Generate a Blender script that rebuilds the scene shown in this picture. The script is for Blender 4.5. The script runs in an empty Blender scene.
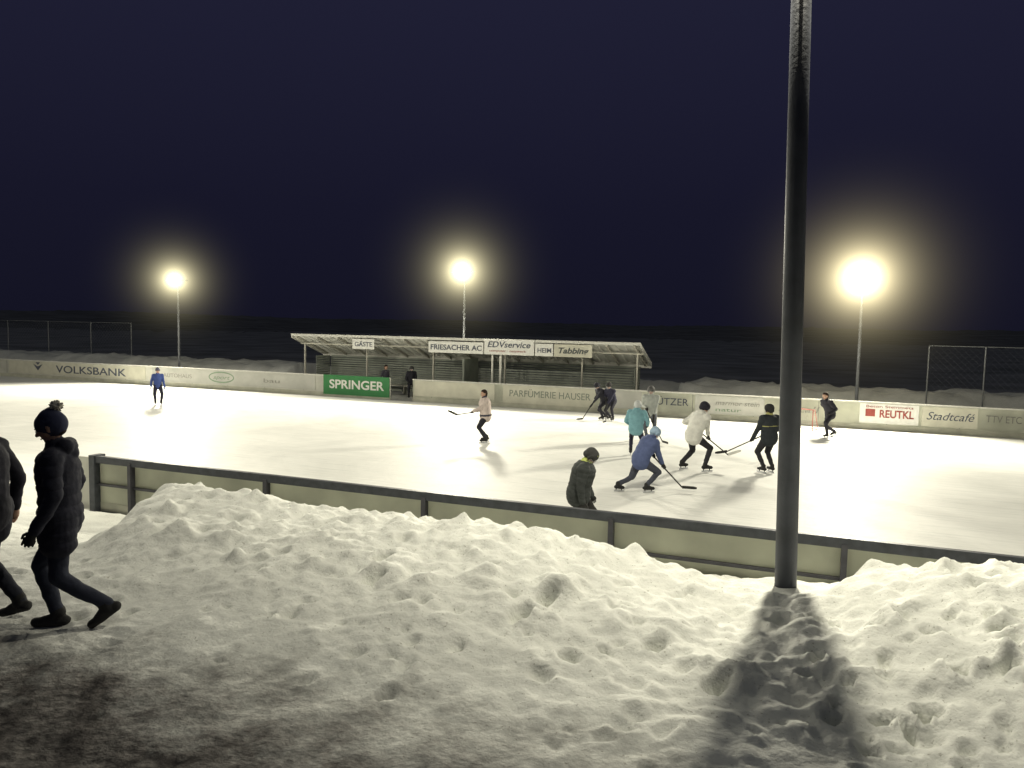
import bpy, bmesh, math, random
import numpy as np
from mathutils import Vector, Matrix, Euler
random.seed(7); rng=np.random.RandomState(11)
scene=bpy.context.scene
A=math.radians(20.8); CA,SA=math.cos(A),math.sin(A)
def W(s,t,z=0.0): return Vector((CA*s+SA*t,-SA*s+CA*t,z))
RINK=Matrix.Rotation(-A,4,'Z')
scene.view_settings.view_transform='Standard'; scene.view_settings.look='None'; scene.view_settings.exposure=0

# ------------------------------------------------------------------ materials
def mat(name,col,rough=.7,metal=0,var=.15,nscale=8,bump=0,bscale=40,transl=0,spec=.3):
    m=bpy.data.materials.new(name); m.use_nodes=True; nt=m.node_tree; N=nt.nodes; L=nt.links
    b=N['Principled BSDF']; b.inputs['Roughness'].default_value=rough; b.inputs['Metallic'].default_value=metal
    b.inputs['Specular IOR Level'].default_value=spec
    tc=N.new('ShaderNodeTexCoord'); n=N.new('ShaderNodeTexNoise'); n.inputs['Scale'].default_value=nscale; n.inputs['Detail'].default_value=5
    L.new(tc.outputs['Object'],n.inputs['Vector'])
    r=N.new('ShaderNodeValToRGB'); r.color_ramp.elements[0].position=.3; r.color_ramp.elements[1].position=.7
    r.color_ramp.elements[0].color=tuple(c*(1-var) for c in col)+(1,); r.color_ramp.elements[1].color=tuple(min(1,c*(1+var)) for c in col)+(1,)
    L.new(n.outputs['Fac'],r.inputs['Fac']); L.new(r.outputs['Color'],b.inputs['Base Color'])
    if bump:
        n2=N.new('ShaderNodeTexNoise'); n2.inputs['Scale'].default_value=bscale; n2.inputs['Detail'].default_value=4
        L.new(tc.outputs['Object'],n2.inputs['Vector'])
        bp=N.new('ShaderNodeBump'); bp.inputs['Strength'].default_value=bump; bp.inputs['Distance'].default_value=.02
        L.new(n2.outputs['Fac'],bp.inputs['Height']); L.new(bp.outputs['Normal'],b.inputs['Normal'])
    if transl:
        t=N.new('ShaderNodeBsdfTranslucent'); L.new(r.outputs['Color'],t.inputs['Color'])
        mx=N.new('ShaderNodeMixShader'); mx.inputs[0].default_value=transl
        out=N['Material Output']; L.new(b.outputs[0],mx.inputs[1]); L.new(t.outputs[0],mx.inputs[2]); L.new(mx.outputs[0],out.inputs['Surface'])
    return m
def emis(name,col,st):
    m=bpy.data.materials.new(name); m.use_nodes=True; N=m.node_tree.nodes; b=N['Principled BSDF']
    b.inputs['Base Color'].default_value=(.8,.8,.8,1); b.inputs['Emission Color'].default_value=col+(1,); b.inputs['Emission Strength'].default_value=st
    return m

# ------------------------------------------------------------------ mesh helpers
def link(ob,parent=None,mw=None):
    scene.collection.objects.link(ob)
    if parent: ob.parent=parent
    if mw is not None: ob.matrix_basis=mw
    return ob
def empty(name,mw=None):
    e=bpy.data.objects.new(name,None); e.empty_display_size=.3; return link(e,None,mw)
def mesh_obj(name,verts,faces,mats,parent=None,mw=None,smooth=False,fm=None):
    me=bpy.data.meshes.new(name); me.from_pydata([tuple(v) for v in verts],[],[tuple(f) for f in faces])
    for m in (mats if isinstance(mats,list) else [mats]): me.materials.append(m)
    if fm is not None: me.polygons.foreach_set('material_index',fm)
    if smooth: me.polygons.foreach_set('use_smooth',[True]*len(me.polygons))
    me.update(); return link(bpy.data.objects.new(name,me),parent,mw)
class MB:
    def __init__(s): s.v=[];s.f=[];s.m=[]
    def add(s,v,f,m=0):
        o=len(s.v); s.v+= [tuple(x) for x in v]; s.f+=[tuple(i+o for i in q) for q in f]; s.m+=[m]*len(f)
    def box(s,a,b,m=0):
        (x0,y0,z0),(x1,y1,z1)=a,b
        s.add([(x0,y0,z0),(x1,y0,z0),(x1,y1,z0),(x0,y1,z0),(x0,y0,z1),(x1,y0,z1),(x1,y1,z1),(x0,y1,z1)],
              [(0,3,2,1),(4,5,6,7),(0,1,5,4),(1,2,6,5),(2,3,7,6),(3,0,4,7)],m)
    def tube(s,p,q,r0,r1=None,n=8,m=0):
        p=Vector(p);q=Vector(q); r1=r0 if r1 is None else r1
        d=(q-p).normalized(); a=d.orthogonal().normalized(); b=d.cross(a)
        v=[];
        for c,r in((p,r0),(q,r1)):
            for i in range(n):
                th=2*math.pi*i/n; v.append(c+a*math.cos(th)*r+b*math.sin(th)*r)
        f=[(i,(i+1)%n,n+(i+1)%n,n+i) for i in range(n)]+[tuple(range(n))[::-1],tuple(range(n,2*n))]
        s.add(v,f,m)
    def obj(s,name,mats,parent=None,mw=None,smooth=False,bevel=0):
        o=mesh_obj(name,s.v,s.f,mats,parent,mw,smooth,s.m)
        if bevel:
            b=o.modifiers.new('b','BEVEL'); b.width=bevel; b.segments=2; b.limit_method='ANGLE'
        return o
def text(name,body,s,z,size,m,t,parent,width=None,shear=0,ext=.004,bold=0):
    c=bpy.data.curves.new(name,'FONT'); c.body=body; c.size=size; c.extrude=ext; c.shear=shear; c.offset=bold; c.align_x='LEFT'
    o=bpy.data.objects.new(name+'_c',c); scene.collection.objects.link(o); bpy.context.view_layer.update()
    dg=bpy.context.evaluated_depsgraph_get(); me=bpy.data.meshes.new_from_object(o.evaluated_get(dg))
    w=o.dimensions.x; bpy.data.objects.remove(o); me.materials.clear(); me.materials.append(m)
    sx=(width/w) if width else 1
    ob=bpy.data.objects.new(name,me)
    return link(ob,parent,Matrix.Translation((s,t,z))@Matrix.Rotation(math.pi/2,4,'X')@Matrix.Diagonal((sx,1,1,1)))

# numpy gradient noise
P=rng.permutation(512); P=np.concatenate([P,P]); G=rng.uniform(-1,1,(512,2)); G/=np.linalg.norm(G,axis=1)[:,None]
def pn(x,y):
    xi=np.floor(x).astype(int); yi=np.floor(y).astype(int); xf=x-xi; yf=y-yi; xi&=255; yi&=255
    def g(i,j,fx,fy):
        h=P[P[(xi+i)&255]+((yi+j)&255)]; return G[h,0]*fx+G[h,1]*fy
    u=xf**3*(xf*(xf*6-15)+10); v=yf**3*(yf*(yf*6-15)+10)
    a=g(0,0,xf,yf);b=g(1,0,xf-1,yf);c=g(0,1,xf,yf-1);d=g(1,1,xf-1,yf-1)
    return (a*(1-u)+b*u)*(1-v)+(c*(1-u)+d*u)*v
def fbm(x,y,o=4,g=.5):
    r=0;a=1
    for k in range(o): r=r+a*pn(x*2**k+17.3*k,y*2**k+5.1*k); a*=g
    return r
def sst(a,b,x): u=np.clip((x-a)/(b-a),0,1); return u*u*(3-2*u)

# ------------------------------------------------------------------ world
w=bpy.data.worlds.new('World'); scene.world=w; w.use_nodes=True; nt=w.node_tree; N=nt.nodes; L=nt.links
bg=N['Background']
sky=N.new('ShaderNodeTexSky'); sky.sky_type='NISHITA'; sky.sun_disc=False; sky.sun_elevation=math.radians(-4); sky.sun_rotation=math.radians(200)
L.new(sky.outputs[0],bg.inputs[0]); bg.inputs[1].default_value=.01
tc=N.new('ShaderNodeTexCoord'); sep=N.new('ShaderNodeSeparateXYZ'); L.new(tc.outputs['Generated'],sep.inputs[0])
rp=N.new('ShaderNodeValToRGB'); E=rp.color_ramp.elements; E[0].position=0; E[0].color=(.0070,.0070,.0165,1)
E[1].position=.45; E[1].color=(.0148,.0150,.0365,1); q=E.new(.15); q.color=(.0086,.0086,.0215,1); q=E.new(.75); q.color=(.055,.060,.060,1)
L.new(sep.outputs[2],rp.inputs[0]); bg2=N.new('ShaderNodeBackground'); L.new(rp.outputs[0],bg2.inputs[0]); bg2.inputs[1].default_value=1
ad=N.new('ShaderNodeAddShader'); L.new(bg.outputs[0],ad.inputs[0]); L.new(bg2.outputs[0],ad.inputs[1]); L.new(ad.outputs[0],N['World Output'].inputs[0])

# ------------------------------------------------------------------ camera
cam=bpy.data.cameras.new('Camera'); co=bpy.data.objects.new('Camera',cam); scene.collection.objects.link(co); scene.camera=co
cam.sensor_width=36; cam.lens=26.0; cam.clip_end=3000
co.matrix_world=Matrix.Translation((0,0,3.6))@Matrix.Rotation(math.radians(90-4.4),4,'X')@Matrix.Rotation(math.radians(1.17),4,'Z')

# ------------------------------------------------------------------ snow / ground
def snowmat(name,base,dirty_t=None,bumps=.5):
    m=bpy.data.materials.new(name); m.use_nodes=True; nt=m.node_tree;N=nt.nodes;L=nt.links; b=N['Principled BSDF']
    b.inputs['Roughness'].default_value=.75; b.inputs['Specular IOR Level'].default_value=.25
    tc=N.new('ShaderNodeTexCoord')
    n=N.new('ShaderNodeTexNoise'); n.inputs['Scale'].default_value=1.6; n.inputs['Detail'].default_value=8; n.inputs['Roughness'].default_value=.65
    L.new(tc.outputs['Object'],n.inputs[0])
    r=N.new('ShaderNodeValToRGB'); r.color_ramp.elements[0].position=.25; r.color_ramp.elements[1].position=.65
    r.color_ramp.elements[0].color=tuple(c*.76 for c in base)+(1,); r.color_ramp.elements[1].color=tuple(base)+(1,)
    L.new(n.outputs[0],r.inputs[0])
    g=N.new('ShaderNodeTexNoise'); g.inputs['Scale'].default_value=38; g.inputs['Detail'].default_value=3; L.new(tc.outputs['Object'],g.inputs[0])
    gr=N.new('ShaderNodeValToRGB'); gr.color_ramp.elements[0].position=.27; gr.color_ramp.elements[1].position=.36
    gr.color_ramp.elements[0].color=(.45,.43,.40,1); gr.color_ramp.elements[1].color=(1,1,1,1); L.new(g.outputs[0],gr.inputs[0])
    mu=N.new('ShaderNodeMix'); mu.data_type='RGBA'; mu.blend_type='MULTIPLY'; mu.inputs[0].default_value=.8
    L.new(r.outputs[0],mu.inputs[6]); L.new(gr.outputs[0],mu.inputs[7]); last=mu.outputs[2]
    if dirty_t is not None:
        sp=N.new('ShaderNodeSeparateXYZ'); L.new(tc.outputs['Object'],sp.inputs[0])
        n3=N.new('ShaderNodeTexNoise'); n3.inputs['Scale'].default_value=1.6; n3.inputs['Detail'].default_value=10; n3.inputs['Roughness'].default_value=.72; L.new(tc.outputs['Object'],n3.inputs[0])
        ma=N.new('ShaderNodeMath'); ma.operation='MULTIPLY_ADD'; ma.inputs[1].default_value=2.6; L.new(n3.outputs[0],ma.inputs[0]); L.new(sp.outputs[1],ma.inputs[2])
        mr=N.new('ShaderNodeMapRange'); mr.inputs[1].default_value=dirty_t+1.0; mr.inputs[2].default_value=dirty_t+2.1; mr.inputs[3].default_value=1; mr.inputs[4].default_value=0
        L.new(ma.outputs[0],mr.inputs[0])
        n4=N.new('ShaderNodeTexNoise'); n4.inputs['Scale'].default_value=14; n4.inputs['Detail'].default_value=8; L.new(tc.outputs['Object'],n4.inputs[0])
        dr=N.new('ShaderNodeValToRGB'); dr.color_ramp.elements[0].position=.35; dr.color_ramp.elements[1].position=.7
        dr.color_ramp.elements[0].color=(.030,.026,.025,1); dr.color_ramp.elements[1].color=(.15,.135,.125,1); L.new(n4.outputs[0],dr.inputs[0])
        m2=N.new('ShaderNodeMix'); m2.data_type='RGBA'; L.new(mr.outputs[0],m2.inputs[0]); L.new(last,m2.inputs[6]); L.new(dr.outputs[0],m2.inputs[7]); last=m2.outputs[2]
    L.new(last,b.inputs['Base Color'])
    h1=N.new('ShaderNodeTexNoise'); h1.inputs['Scale'].default_value=16; h1.inputs['Detail'].default_value=9; h1.inputs['Roughness'].default_value=.6; L.new(tc.outputs['Object'],h1.inputs[0])
    bp=N.new('ShaderNodeBump'); bp.inputs['Strength'].default_value=bumps; bp.inputs['Distance'].default_value=.04; L.new(h1.outputs[0],bp.inputs['Height']); L.new(bp.outputs[0],b.inputs['Normal'])
    return m
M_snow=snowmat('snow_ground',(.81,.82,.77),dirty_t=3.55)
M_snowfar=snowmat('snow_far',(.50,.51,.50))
M_field=mat('winter_field',(.24,.24,.25),.95,var=.35,nscale=.15,spec=.05)

cs=[-60,-12,-8.0,-6.9,-5.4,-3.8,-2.2,-1.39,-.82,-.29,.47,1.32,1.78,3,60]
cz=[1.40,1.40,1.43,1.47,1.39,1.42,1.42,1.27,1.17,1.10,1.26,1.58,1.68,1.62,1.6]
def height(s,t,detail=True):
    crest=np.interp(s,cs,cz)
    crest=(crest+np.interp(s-.25,cs,cz)+np.interp(s+.25,cs,cz))/3
    g=1.12+0*s
    up=g+(crest-g)*sst(3.9,6.9,t)
    down=crest+(.42-crest)*sst(7.25,9.3,t)
    bank=np.where(t<7.1,up,down)
    low=1.12+(.03-1.12)*sst(4.2,10.5,t)
    e=sst(0,1.5,s-(-9.1+(7.6-t)*.75))
    left=sst(0,3,-15.8-s)
    z=low+(bank-low)*np.maximum(e,left)
    k=sst(3.6,5.6,t)*(.35+.65*np.maximum(e,left))
    z=z+k*(.11*fbm(s*.8,t*.8,2)+.085*np.abs(fbm(s*1.9+9,t*1.9,2))-.03+.065*np.abs(pn(s*4.3,t*4.3))+.026*fbm(s*8,t*8,3,.5))
    z=z+.018*fbm(s*3,t*3,4)+.006*fbm(s*14,t*14,2)
    return z
dents=[]
for i in range(250):
    s=rng.uniform(-7.5,3.2); t=rng.uniform(4.0,7.6)
    dents.append((s,t,rng.uniform(.04,.12),rng.uniform(.5,.95),rng.uniform(0,3.14),rng.uniform(.02,.07)))
for i in range(85):
    s=rng.uniform(.2,2.8); t=rng.uniform(4.0,6.4)
    dents.append((s,t,rng.uniform(.05,.10),rng.uniform(.5,.8),rng.uniform(0,3.14),rng.uniform(.06,.15)))
for (s,t) in [(-3.6,6.1),(-3.45,5.7),(-2.0,5.6),(-1.9,5.9),(-.9,5.6),(-.4,5.2)]:
    dents.append((s,t,.13,.6,1.2,.13))
lumps=[(rng.uniform(-8.2,3),rng.uniform(5.4,8.2),rng.uniform(.06,.22),rng.uniform(.02,.06)) for i in range(260)]
sv=np.concatenate([np.linspace(-60,-17,30),np.arange(-16,-10,.15),np.arange(-10,3.6,.030),np.arange(3.6,6,.12),np.linspace(6.5,60,25)])
tv=np.concatenate([np.linspace(-40,0,14),np.arange(.5,2.6,.12),np.arange(2.6,9.86,.030)]); tv[-1]=9.87
S,T=np.meshgrid(sv,tv); Z=height(S,T)
for (s,t,r,asp,an,dp) in dents:
    i0,i1=np.searchsorted(sv,[s-.4,s+.4]); j0,j1=np.searchsorted(tv,[t-.4,t+.4])
    a=S[j0:j1,i0:i1]-s; b=T[j0:j1,i0:i1]-t; u=a*math.cos(an)+b*math.sin(an); v=(-a*math.sin(an)+b*math.cos(an))/asp
    q=np.sqrt(u*u+v*v)/r; q=q*(1+.5*pn(S[j0:j1,i0:i1]*7,T[j0:j1,i0:i1]*7)); Z[j0:j1,i0:i1]+= -dp*(1-sst(.3,1.15,q))+dp*.2*np.exp(-((q-1.35)/.3)**2)
for (s,t,r,h) in lumps:
    i0,i1=np.searchsorted(sv,[s-.4,s+.4]); j0,j1=np.searchsorted(tv,[t-.4,t+.4])
    q=np.sqrt((S[j0:j1,i0:i1]-s)**2+(T[j0:j1,i0:i1]-t)**2)/r; q=q*(1+.5*pn(S[j0:j1,i0:i1]*6,T[j0:j1,i0:i1]*6)); Z[j0:j1,i0:i1]+=h*(1-sst(.1,1.3,q))
ps,pt=.03,7.68
qq=np.sqrt((S-ps)**2+(T-pt)**2); wgt=1-sst(.15,.75,qq); Z=Z*(1-wgt)+1.10*wgt+.03*wgt*pn(S*5,T*5)
def zat(s,t):
    i=min(max(np.searchsorted(sv,s),1),len(sv)-1); j=min(max(np.searchsorted(tv,t),1),len(tv)-1); return float(Z[j,i])
def grid(name,S,T,Z,m,mw=RINK):
    nj,ni=S.shape; v=np.stack([S,T,Z],-1).reshape(-1,3)
    idx=np.arange(nj*ni).reshape(nj,ni); f=np.stack([idx[:-1,:-1],idx[:-1,1:],idx[1:,1:],idx[1:,:-1]],-1).reshape(-1,4)
    me=bpy.data.meshes.new(name); me.vertices.add(len(v)); me.vertices.foreach_set('co',v.ravel())
    me.loops.add(f.size); me.loops.foreach_set('vertex_index',f.ravel()); me.polygons.add(len(f)); me.polygons.foreach_set('loop_start',np.arange(0,f.size,4)); me.polygons.foreach_set('loop_total',np.full(len(f),4))
    me.materials.append(m); me.update(calc_edges=True); me.polygons.foreach_set('use_smooth',[True]*len(f)); me.validate()
    return link(bpy.data.objects.new(name,me),None,mw)
jc=int(np.searchsorted(tv,3.4))
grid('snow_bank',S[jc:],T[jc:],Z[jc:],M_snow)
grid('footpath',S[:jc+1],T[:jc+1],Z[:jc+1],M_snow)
gs=np.concatenate([np.linspace(-900,-80,16),np.linspace(-70,50,60),np.linspace(60,900,16)])
gt=np.concatenate([np.linspace(-900,-45,14),np.linspace(-40,60,50),np.linspace(70,900,20)])
a,b=np.meshgrid(gs,gt); grid('ground',a,b,-.07-.0*a,M_field)
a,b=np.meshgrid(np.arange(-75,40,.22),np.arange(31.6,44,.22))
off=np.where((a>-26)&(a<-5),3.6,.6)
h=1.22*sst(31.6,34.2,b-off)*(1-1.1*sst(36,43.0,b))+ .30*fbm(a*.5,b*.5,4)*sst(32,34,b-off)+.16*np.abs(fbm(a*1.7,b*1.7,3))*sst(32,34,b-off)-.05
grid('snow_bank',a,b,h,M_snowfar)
M_hill=mat('hill_forest',(.16,.16,.17),.95,var=.3,nscale=.05,spec=0)
th=np.radians(np.linspace(-80,80,420)); rad=np.linspace(260,820,16)
TH,R=np.meshgrid(th,rad); k=(R-260)/560
hh=(1+11*sst(0,1,k))*(.8+.35*fbm(TH*3,R*0+2,3))+ (.4+.8*k)*np.abs(fbm(TH*90,R*.05,2))*2-1.2
grid('hill',np.sin(TH)*R,np.cos(TH)*R,hh,M_hill,Matrix.Identity(4))

# ------------------------------------------------------------------ ice
def icemat():
    m=bpy.data.materials.new('ice'); m.use_nodes=True; nt=m.node_tree;N=nt.nodes;L=nt.links; b=N['Principled BSDF']
    tc=N.new('ShaderNodeTexCoord')
    n=N.new('ShaderNodeTexNoise'); n.inputs['Scale'].default_value=.35; n.inputs['Detail'].default_value=9; n.inputs['Roughness'].default_value=.7; n.inputs['Distortion'].default_value=.6; L.new(tc.outputs['Object'],n.inputs[0])
    r=N.new('ShaderNodeValToRGB'); r.color_ramp.elements[0].position=.3; r.color_ramp.elements[1].position=.68; r.color_ramp.elements[0].color=(.63,.635,.61,1); r.color_ramp.elements[1].color=(.80,.80,.77,1)
    L.new(n.outputs[0],r.inputs[0])
    last=r.outputs[0]
    for an,sc in((20,7),(75,6),(-40,8)):
        mp=N.new('ShaderNodeMapping'); mp.inputs['Rotation'].default_value=(0,0,math.radians(an)); mp.inputs['Scale'].default_value=(.5,sc*3,1); L.new(tc.outputs['Object'],mp.inputs[0])
        s=N.new('ShaderNodeTexNoise'); s.inputs['Scale'].default_value=1.2; s.inputs['Detail'].default_value=3; s.inputs['Distortion'].default_value=.4; L.new(mp.outputs[0],s.inputs[0])
        q=N.new('ShaderNodeValToRGB'); q.color_ramp.elements[0].position=.30; q.color_ramp.elements[1].position=.42; q.color_ramp.elements[0].color=(.78,.80,.80,1); q.color_ramp.elements[1].color=(1,1,1,1); L.new(s.outputs[0],q.inputs[0])
        mu=N.new('ShaderNodeMix'); mu.data_type='RGBA'; mu.blend_type='MULTIPLY'; mu.inputs[0].default_value=.7; L.new(last,mu.inputs[6]); L.new(q.outputs[0],mu.inputs[7]); last=mu.outputs[2]
    L.new(last,b.inputs['Base Color'])
    rr=N.new('ShaderNodeMapRange'); rr.inputs[3].default_value=.42; rr.inputs[4].default_value=.75; L.new(n.outputs[0],rr.inputs[0]); L.new(rr.outputs[0],b.inputs['Roughness'])
    b.inputs['Specular IOR Level'].default_value=.09
    h=N.new('ShaderNodeTexNoise'); h.inputs['Scale'].default_value=9; h.inputs['Detail'].default_value=7; L.new(tc.outputs['Object'],h.inputs[0])
    bp=N.new('ShaderNodeBump'); bp.inputs['Strength'].default_value=.25; bp.inputs['Distance'].default_value=.02; L.new(h.outputs[0],bp.inputs['Height']); L.new(bp.outputs[0],b.inputs['Normal'])
    return m
S0,S1,T0,T1,RC=-50,14,10,31,5
def arc(cx,cy,a0,a1,n=14): return [(cx+RC*math.cos(math.radians(a0+(a1-a0)*i/n)),cy+RC*math.sin(math.radians(a0+(a1-a0)*i/n))) for i in range(n+1)]
ring=arc(S1-RC,T0+RC,-90,0)+arc(S1-RC,T1-RC,0,90)+arc(S0+RC,T1-RC,90,180)+arc(S0+RC,T0+RC,180,270)
mesh_obj('ice_rink',[(x,y,0) for x,y in ring],[tuple(range(len(ring)))],icemat(),None,RINK)

# ------------------------------------------------------------------ boards
M_board=mat('board_panel',(.50,.50,.45),.45,var=.14,nscale=1.5,bump=.1,bscale=6,transl=.12)
M_boardn=mat('board_panel_outer',(.50,.51,.43),.5,var=.2,nscale=1.2,bump=.1,bscale=6,transl=.35)
M_kick=mat('board_kick',(.40,.40,.33),.5,var=.2,nscale=2)
M_rail=mat('steel_rail',(.06,.065,.075),.5,metal=.4,var=.25)
M_cap=mat('board_cap',(.55,.55,.51),.4,var=.1)
M_post=mat('steel_post',(.06,.06,.07),.5,metal=.4,var=.2)
def sweep(mb,pts,o0,o1,z0,z1,m):
    n=len(pts); P2=[Vector((x,y)) for x,y in pts]; v=[]
    for i,p in enumerate(P2):
        d=(P2[min(i+1,n-1)]-P2[max(i-1,0)]).normalized(); nn=Vector((d.y,-d.x))
        for o,z in((o0,z0),(o1,z0),(o1,z1),(o0,z1)): q=p+nn*o; v.append((q.x,q.y,z))
    f=[]
    for i in range(n-1):
        for k in range(4): f.append((4*i+k,4*i+(k+1)%4,4*i+4+(k+1)%4,4*i+4+k))
    f+=[(3,2,1,0),(4*n-4,4*n-3,4*n-2,4*n-1)]
    mb.add(v,f,m)
def dense(pts,step=.5):
    out=[]
    for a,b in zip(pts[:-1],pts[1:]):
        L_=math.dist(a,b); k=max(1,int(L_/step))
        out+=[(a[0]+(b[0]-a[0])*i/k,a[1]+(b[1]-a[1])*i/k) for i in range(k)]
    return out+[pts[-1]]
boards=empty('rink_boards',RINK)
segB=[(-12.0,T0)]+arc(S1-RC,T0+RC,-90,0)+arc(S1-RC,T1-RC,0,90)+[(-16.8,T1)]
segA=[(-18.0,T1)]+arc(S0+RC,T1-RC,90,180)+arc(S0+RC,T0+RC,180,270)+[(-15.2,T0)]
for nm,sg in(('boards_right',segB),('boards_left',segA)):
    mb=MB()
    sweep(mb,sg,0,.025,.2,1.0,1 if nm=='boards_right' else 0)
    sweep(mb,sg,-.012,.03,.0,.2,2)
    sweep(mb,sg,-.03,.07,1.0,1.055,3)
    sweep(mb,sg,.03,.09,.52,.56,4)
    D=dense(sg,.05); acc=0; nxt=.9
    for a,b in zip(D[:-1],D[1:]):
        acc+=math.dist(a,b)
        if acc>=nxt:
            nxt+=2.95 if nm=='boards_right' else 3.0
            d=Vector((b[0]-a[0],b[1]-a[1])).normalized(); nn=Vector((d.y,-d.x)); c=Vector(b)+nn*.09
            u=d*.035; vv=nn*.055
            q=[c-u-vv,c+u-vv,c+u+vv,c-u+vv]
            mb.add([(p.x,p.y,-.05) for p in q]+[(p.x,p.y,.998) for p in q],[(0,3,2,1),(4,5,6,7),(0,1,5,4),(1,2,6,5),(2,3,7,6),(3,0,4,7)],4)
    mb.obj(nm,[M_board,M_boardn,M_kick,M_cap,M_post],boards)
mb=MB(); mb.box((-12.02,T0-.125,.945),(S1-RC,T0-.030,1.075),0); mb.box((-12.08,T0-.15,-.05),(-11.94,T0-.0+.10,1.085),0); 
mb.obj('outer_rail',[M_rail],boards,bevel=.008)
mb=MB()
mb.box((-12.6,T0+.03,0),(-12.1,T0+.06,1.0),0); mb.obj('gate_leaf',[M_board],boards)
mb=MB(); x=-45+.4
while x<9:
    if not(-18.2<x<-16.6): mb.box((x-.012,T1-.006,.21),(x+.012,T1+.001,.995),0)
    x+=2.4
M_joint=mat('joint',(.24,.24,.22),.6); mb.obj('panel_joints',[M_joint],boards)
M_green=mat('advert_green',(.035,.18,.06),.5,var=.08,nscale=2); M_white=mat('paint_white',(.66,.66,.63),.5,var=.06)
M_navy=mat('letter_navy',(.07,.08,.11),.5); M_grey=mat('letter_grey',(.18,.21,.18),.5); M_red=mat('letter_red',(.28,.06,.05),.5); M_cream=mat('advert_cream',(.50,.49,.41),.5,var=.12,nscale=2); M_lg=mat('letter_green',(.18,.26,.18),.5)
M_gy=mat('advert_grey',(.42,.42,.39),.5,var=.12,nscale=1.5)
def panel(n,s0,s1,z0,z1,m,t=T1-.02): 
    mb=MB(); mb.box((s0,t-.006,z0),(s1,t+.012,z1),0); return mb.obj(n,[m],boards)
panel('advert_green_panel',-21.8,-18.05,.10,1.07,M_green,T1-.035)
text('advert_text','SPRINGER',-21.45,.42,.60,M_white,T1-.048,boards,3.1,bold=.012)
panel('advert_board',-44.4,-33.5,.26,.98,M_cream)
text('advert_text','VOLKSBANK',-40.4,.40,.60,M_navy,T1-.034,boards,5.5,bold=.006)
mb=MB()
mb.add([(-42.3,T1-.034,.85),(-41.9,T1-.034,.45),(-41.5,T1-.034,.85),(-41.9,T1-.034,.7)],[(0,1,2,3)],0); mb.add([(-42.1,T1-.034,.95),(-41.9,T1-.034,.78),(-41.7,T1-.034,.95)],[(0,1,2)],0); mb.obj('advert_emblem',[M_navy],boards)
panel('advert_board',-33.0,-22.3,.26,.98,M_gy)
mb=MB()
def ringtxt(cx,cz,rx,rz,w,t,m=0,n=32):
    v=[];f=[]
    for i in range(n):
        a=2*math.pi*i/n
        v+=[(cx+rx*math.cos(a),t,cz+rz*math.sin(a)),(cx+(rx-w)*math.cos(a),t,cz+(rz-w)*math.sin(a))]
    for i in range(n): j=(i+1)%n; f.append((2*i,2*j,2*j+1,2*i+1))
    mb.add(v,f,m)
ringtxt(-28.2,.64,.85,.3,.07,T1-.034); mb.obj('advert_oval',[M_lg],boards)
text('advert_text','sport',-28.75,.54,.3,M_lg,T1-.034,boards,1.1,shear=.3)
text('advert_text','AUTOHAUS',-32.2,.5,.30,M_joint,T1-.034,boards,2.0)
text('advert_text','bau',-25.5,.5,.3,M_joint,T1-.034,boards,1.0)
panel('advert_board',-16.7,-12.6,.26,.98,M_cream)
panel('advert_board',-12.2,-7.9,.20,.99,M_cream)
text('advert_text','PARFÜMERIE HAUSER',-11.9,.50,.42,M_grey,T1-.034,boards,3.75)
panel('advert_board',-7.7,-5.9,.24,.98,M_gy)
text('advert_text','HÜTZER',-5.6,.50,.42,M_navy,T1-.034,boards,1.6)
panel('advert_board',-3.7,-1.0,.24,.98,M_gy)
text('advert_text','marmor stein',-2.9,.62,.26,M_joint,T1-.034,boards,1.7,shear=.2)
text('advert_text','natur',-2.9,.36,.22,M_lg,T1-.034,boards,1.0)
text('advert_text','metall',-.5,.5,.36,M_joint,T1-.034,boards,1.5,shear=.2)
panel('advert_board',2.45,4.45,.24,.98,M_white)
mb=MB(); mb.box((2.65,T1-.04,.50),(2.98,T1-.034,.78),0); mb.obj('advert_block',[M_red],boards)
text('advert_text','REUTKL',3.12,.48,.40,M_red,T1-.034,boards,1.15,bold=.01)
text('advert_text','Beton Steinmetz',2.65,.84,.13,M_red,T1-.034,boards,1.6)
panel('advert_board',4.55,6.35,.24,.98,M_cream)
text('advert_text','Stadtcafé',4.68,.50,.42,M_navy,T1-.034,boards,1.55,shear=.35)
text('advert_text','TTV ETC',6.6,.52,.36,M_joint,T1-.034,boards,1.1)

# ------------------------------------------------------------------ shelter
shel=empty('players_shelter',RINK)
M_roof=mat('roof_sheet',(.62,.62,.58),.5,metal=.1,var=.15,nscale=1.5)
M_wood=mat('shelter_timber',(.42,.41,.36),.7,var=.25,nscale=3)
M_slat=mat('shelter_slats',(.22,.24,.21),.6,var=.2,nscale=2)
sa,sb,tf,tb,zf,zb=-24.3,-6.2,31.75,34.5,2.95,2.02
v=[];f=[];x=sa;prof=[]
while x<sb:
    for dx,dz in((0,0),(.16,0),(.20,.07),(.34,.07),(.38,0)):
        if x+dx<=sb+.01: prof.append((x+dx,dz))
    x+=.42
for (x,dz) in prof: v+=[(x,tf,zf+dz),(x,tb,zb+dz)]
for i in range(len(prof)-1): f.append((2*i,2*i+2,2*i+3,2*i+1))
r=mesh_obj('roof',v,f,M_roof,shel); so=r.modifiers.new('s','SOLIDIFY'); so.thickness=.012
mb=MB()
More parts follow.
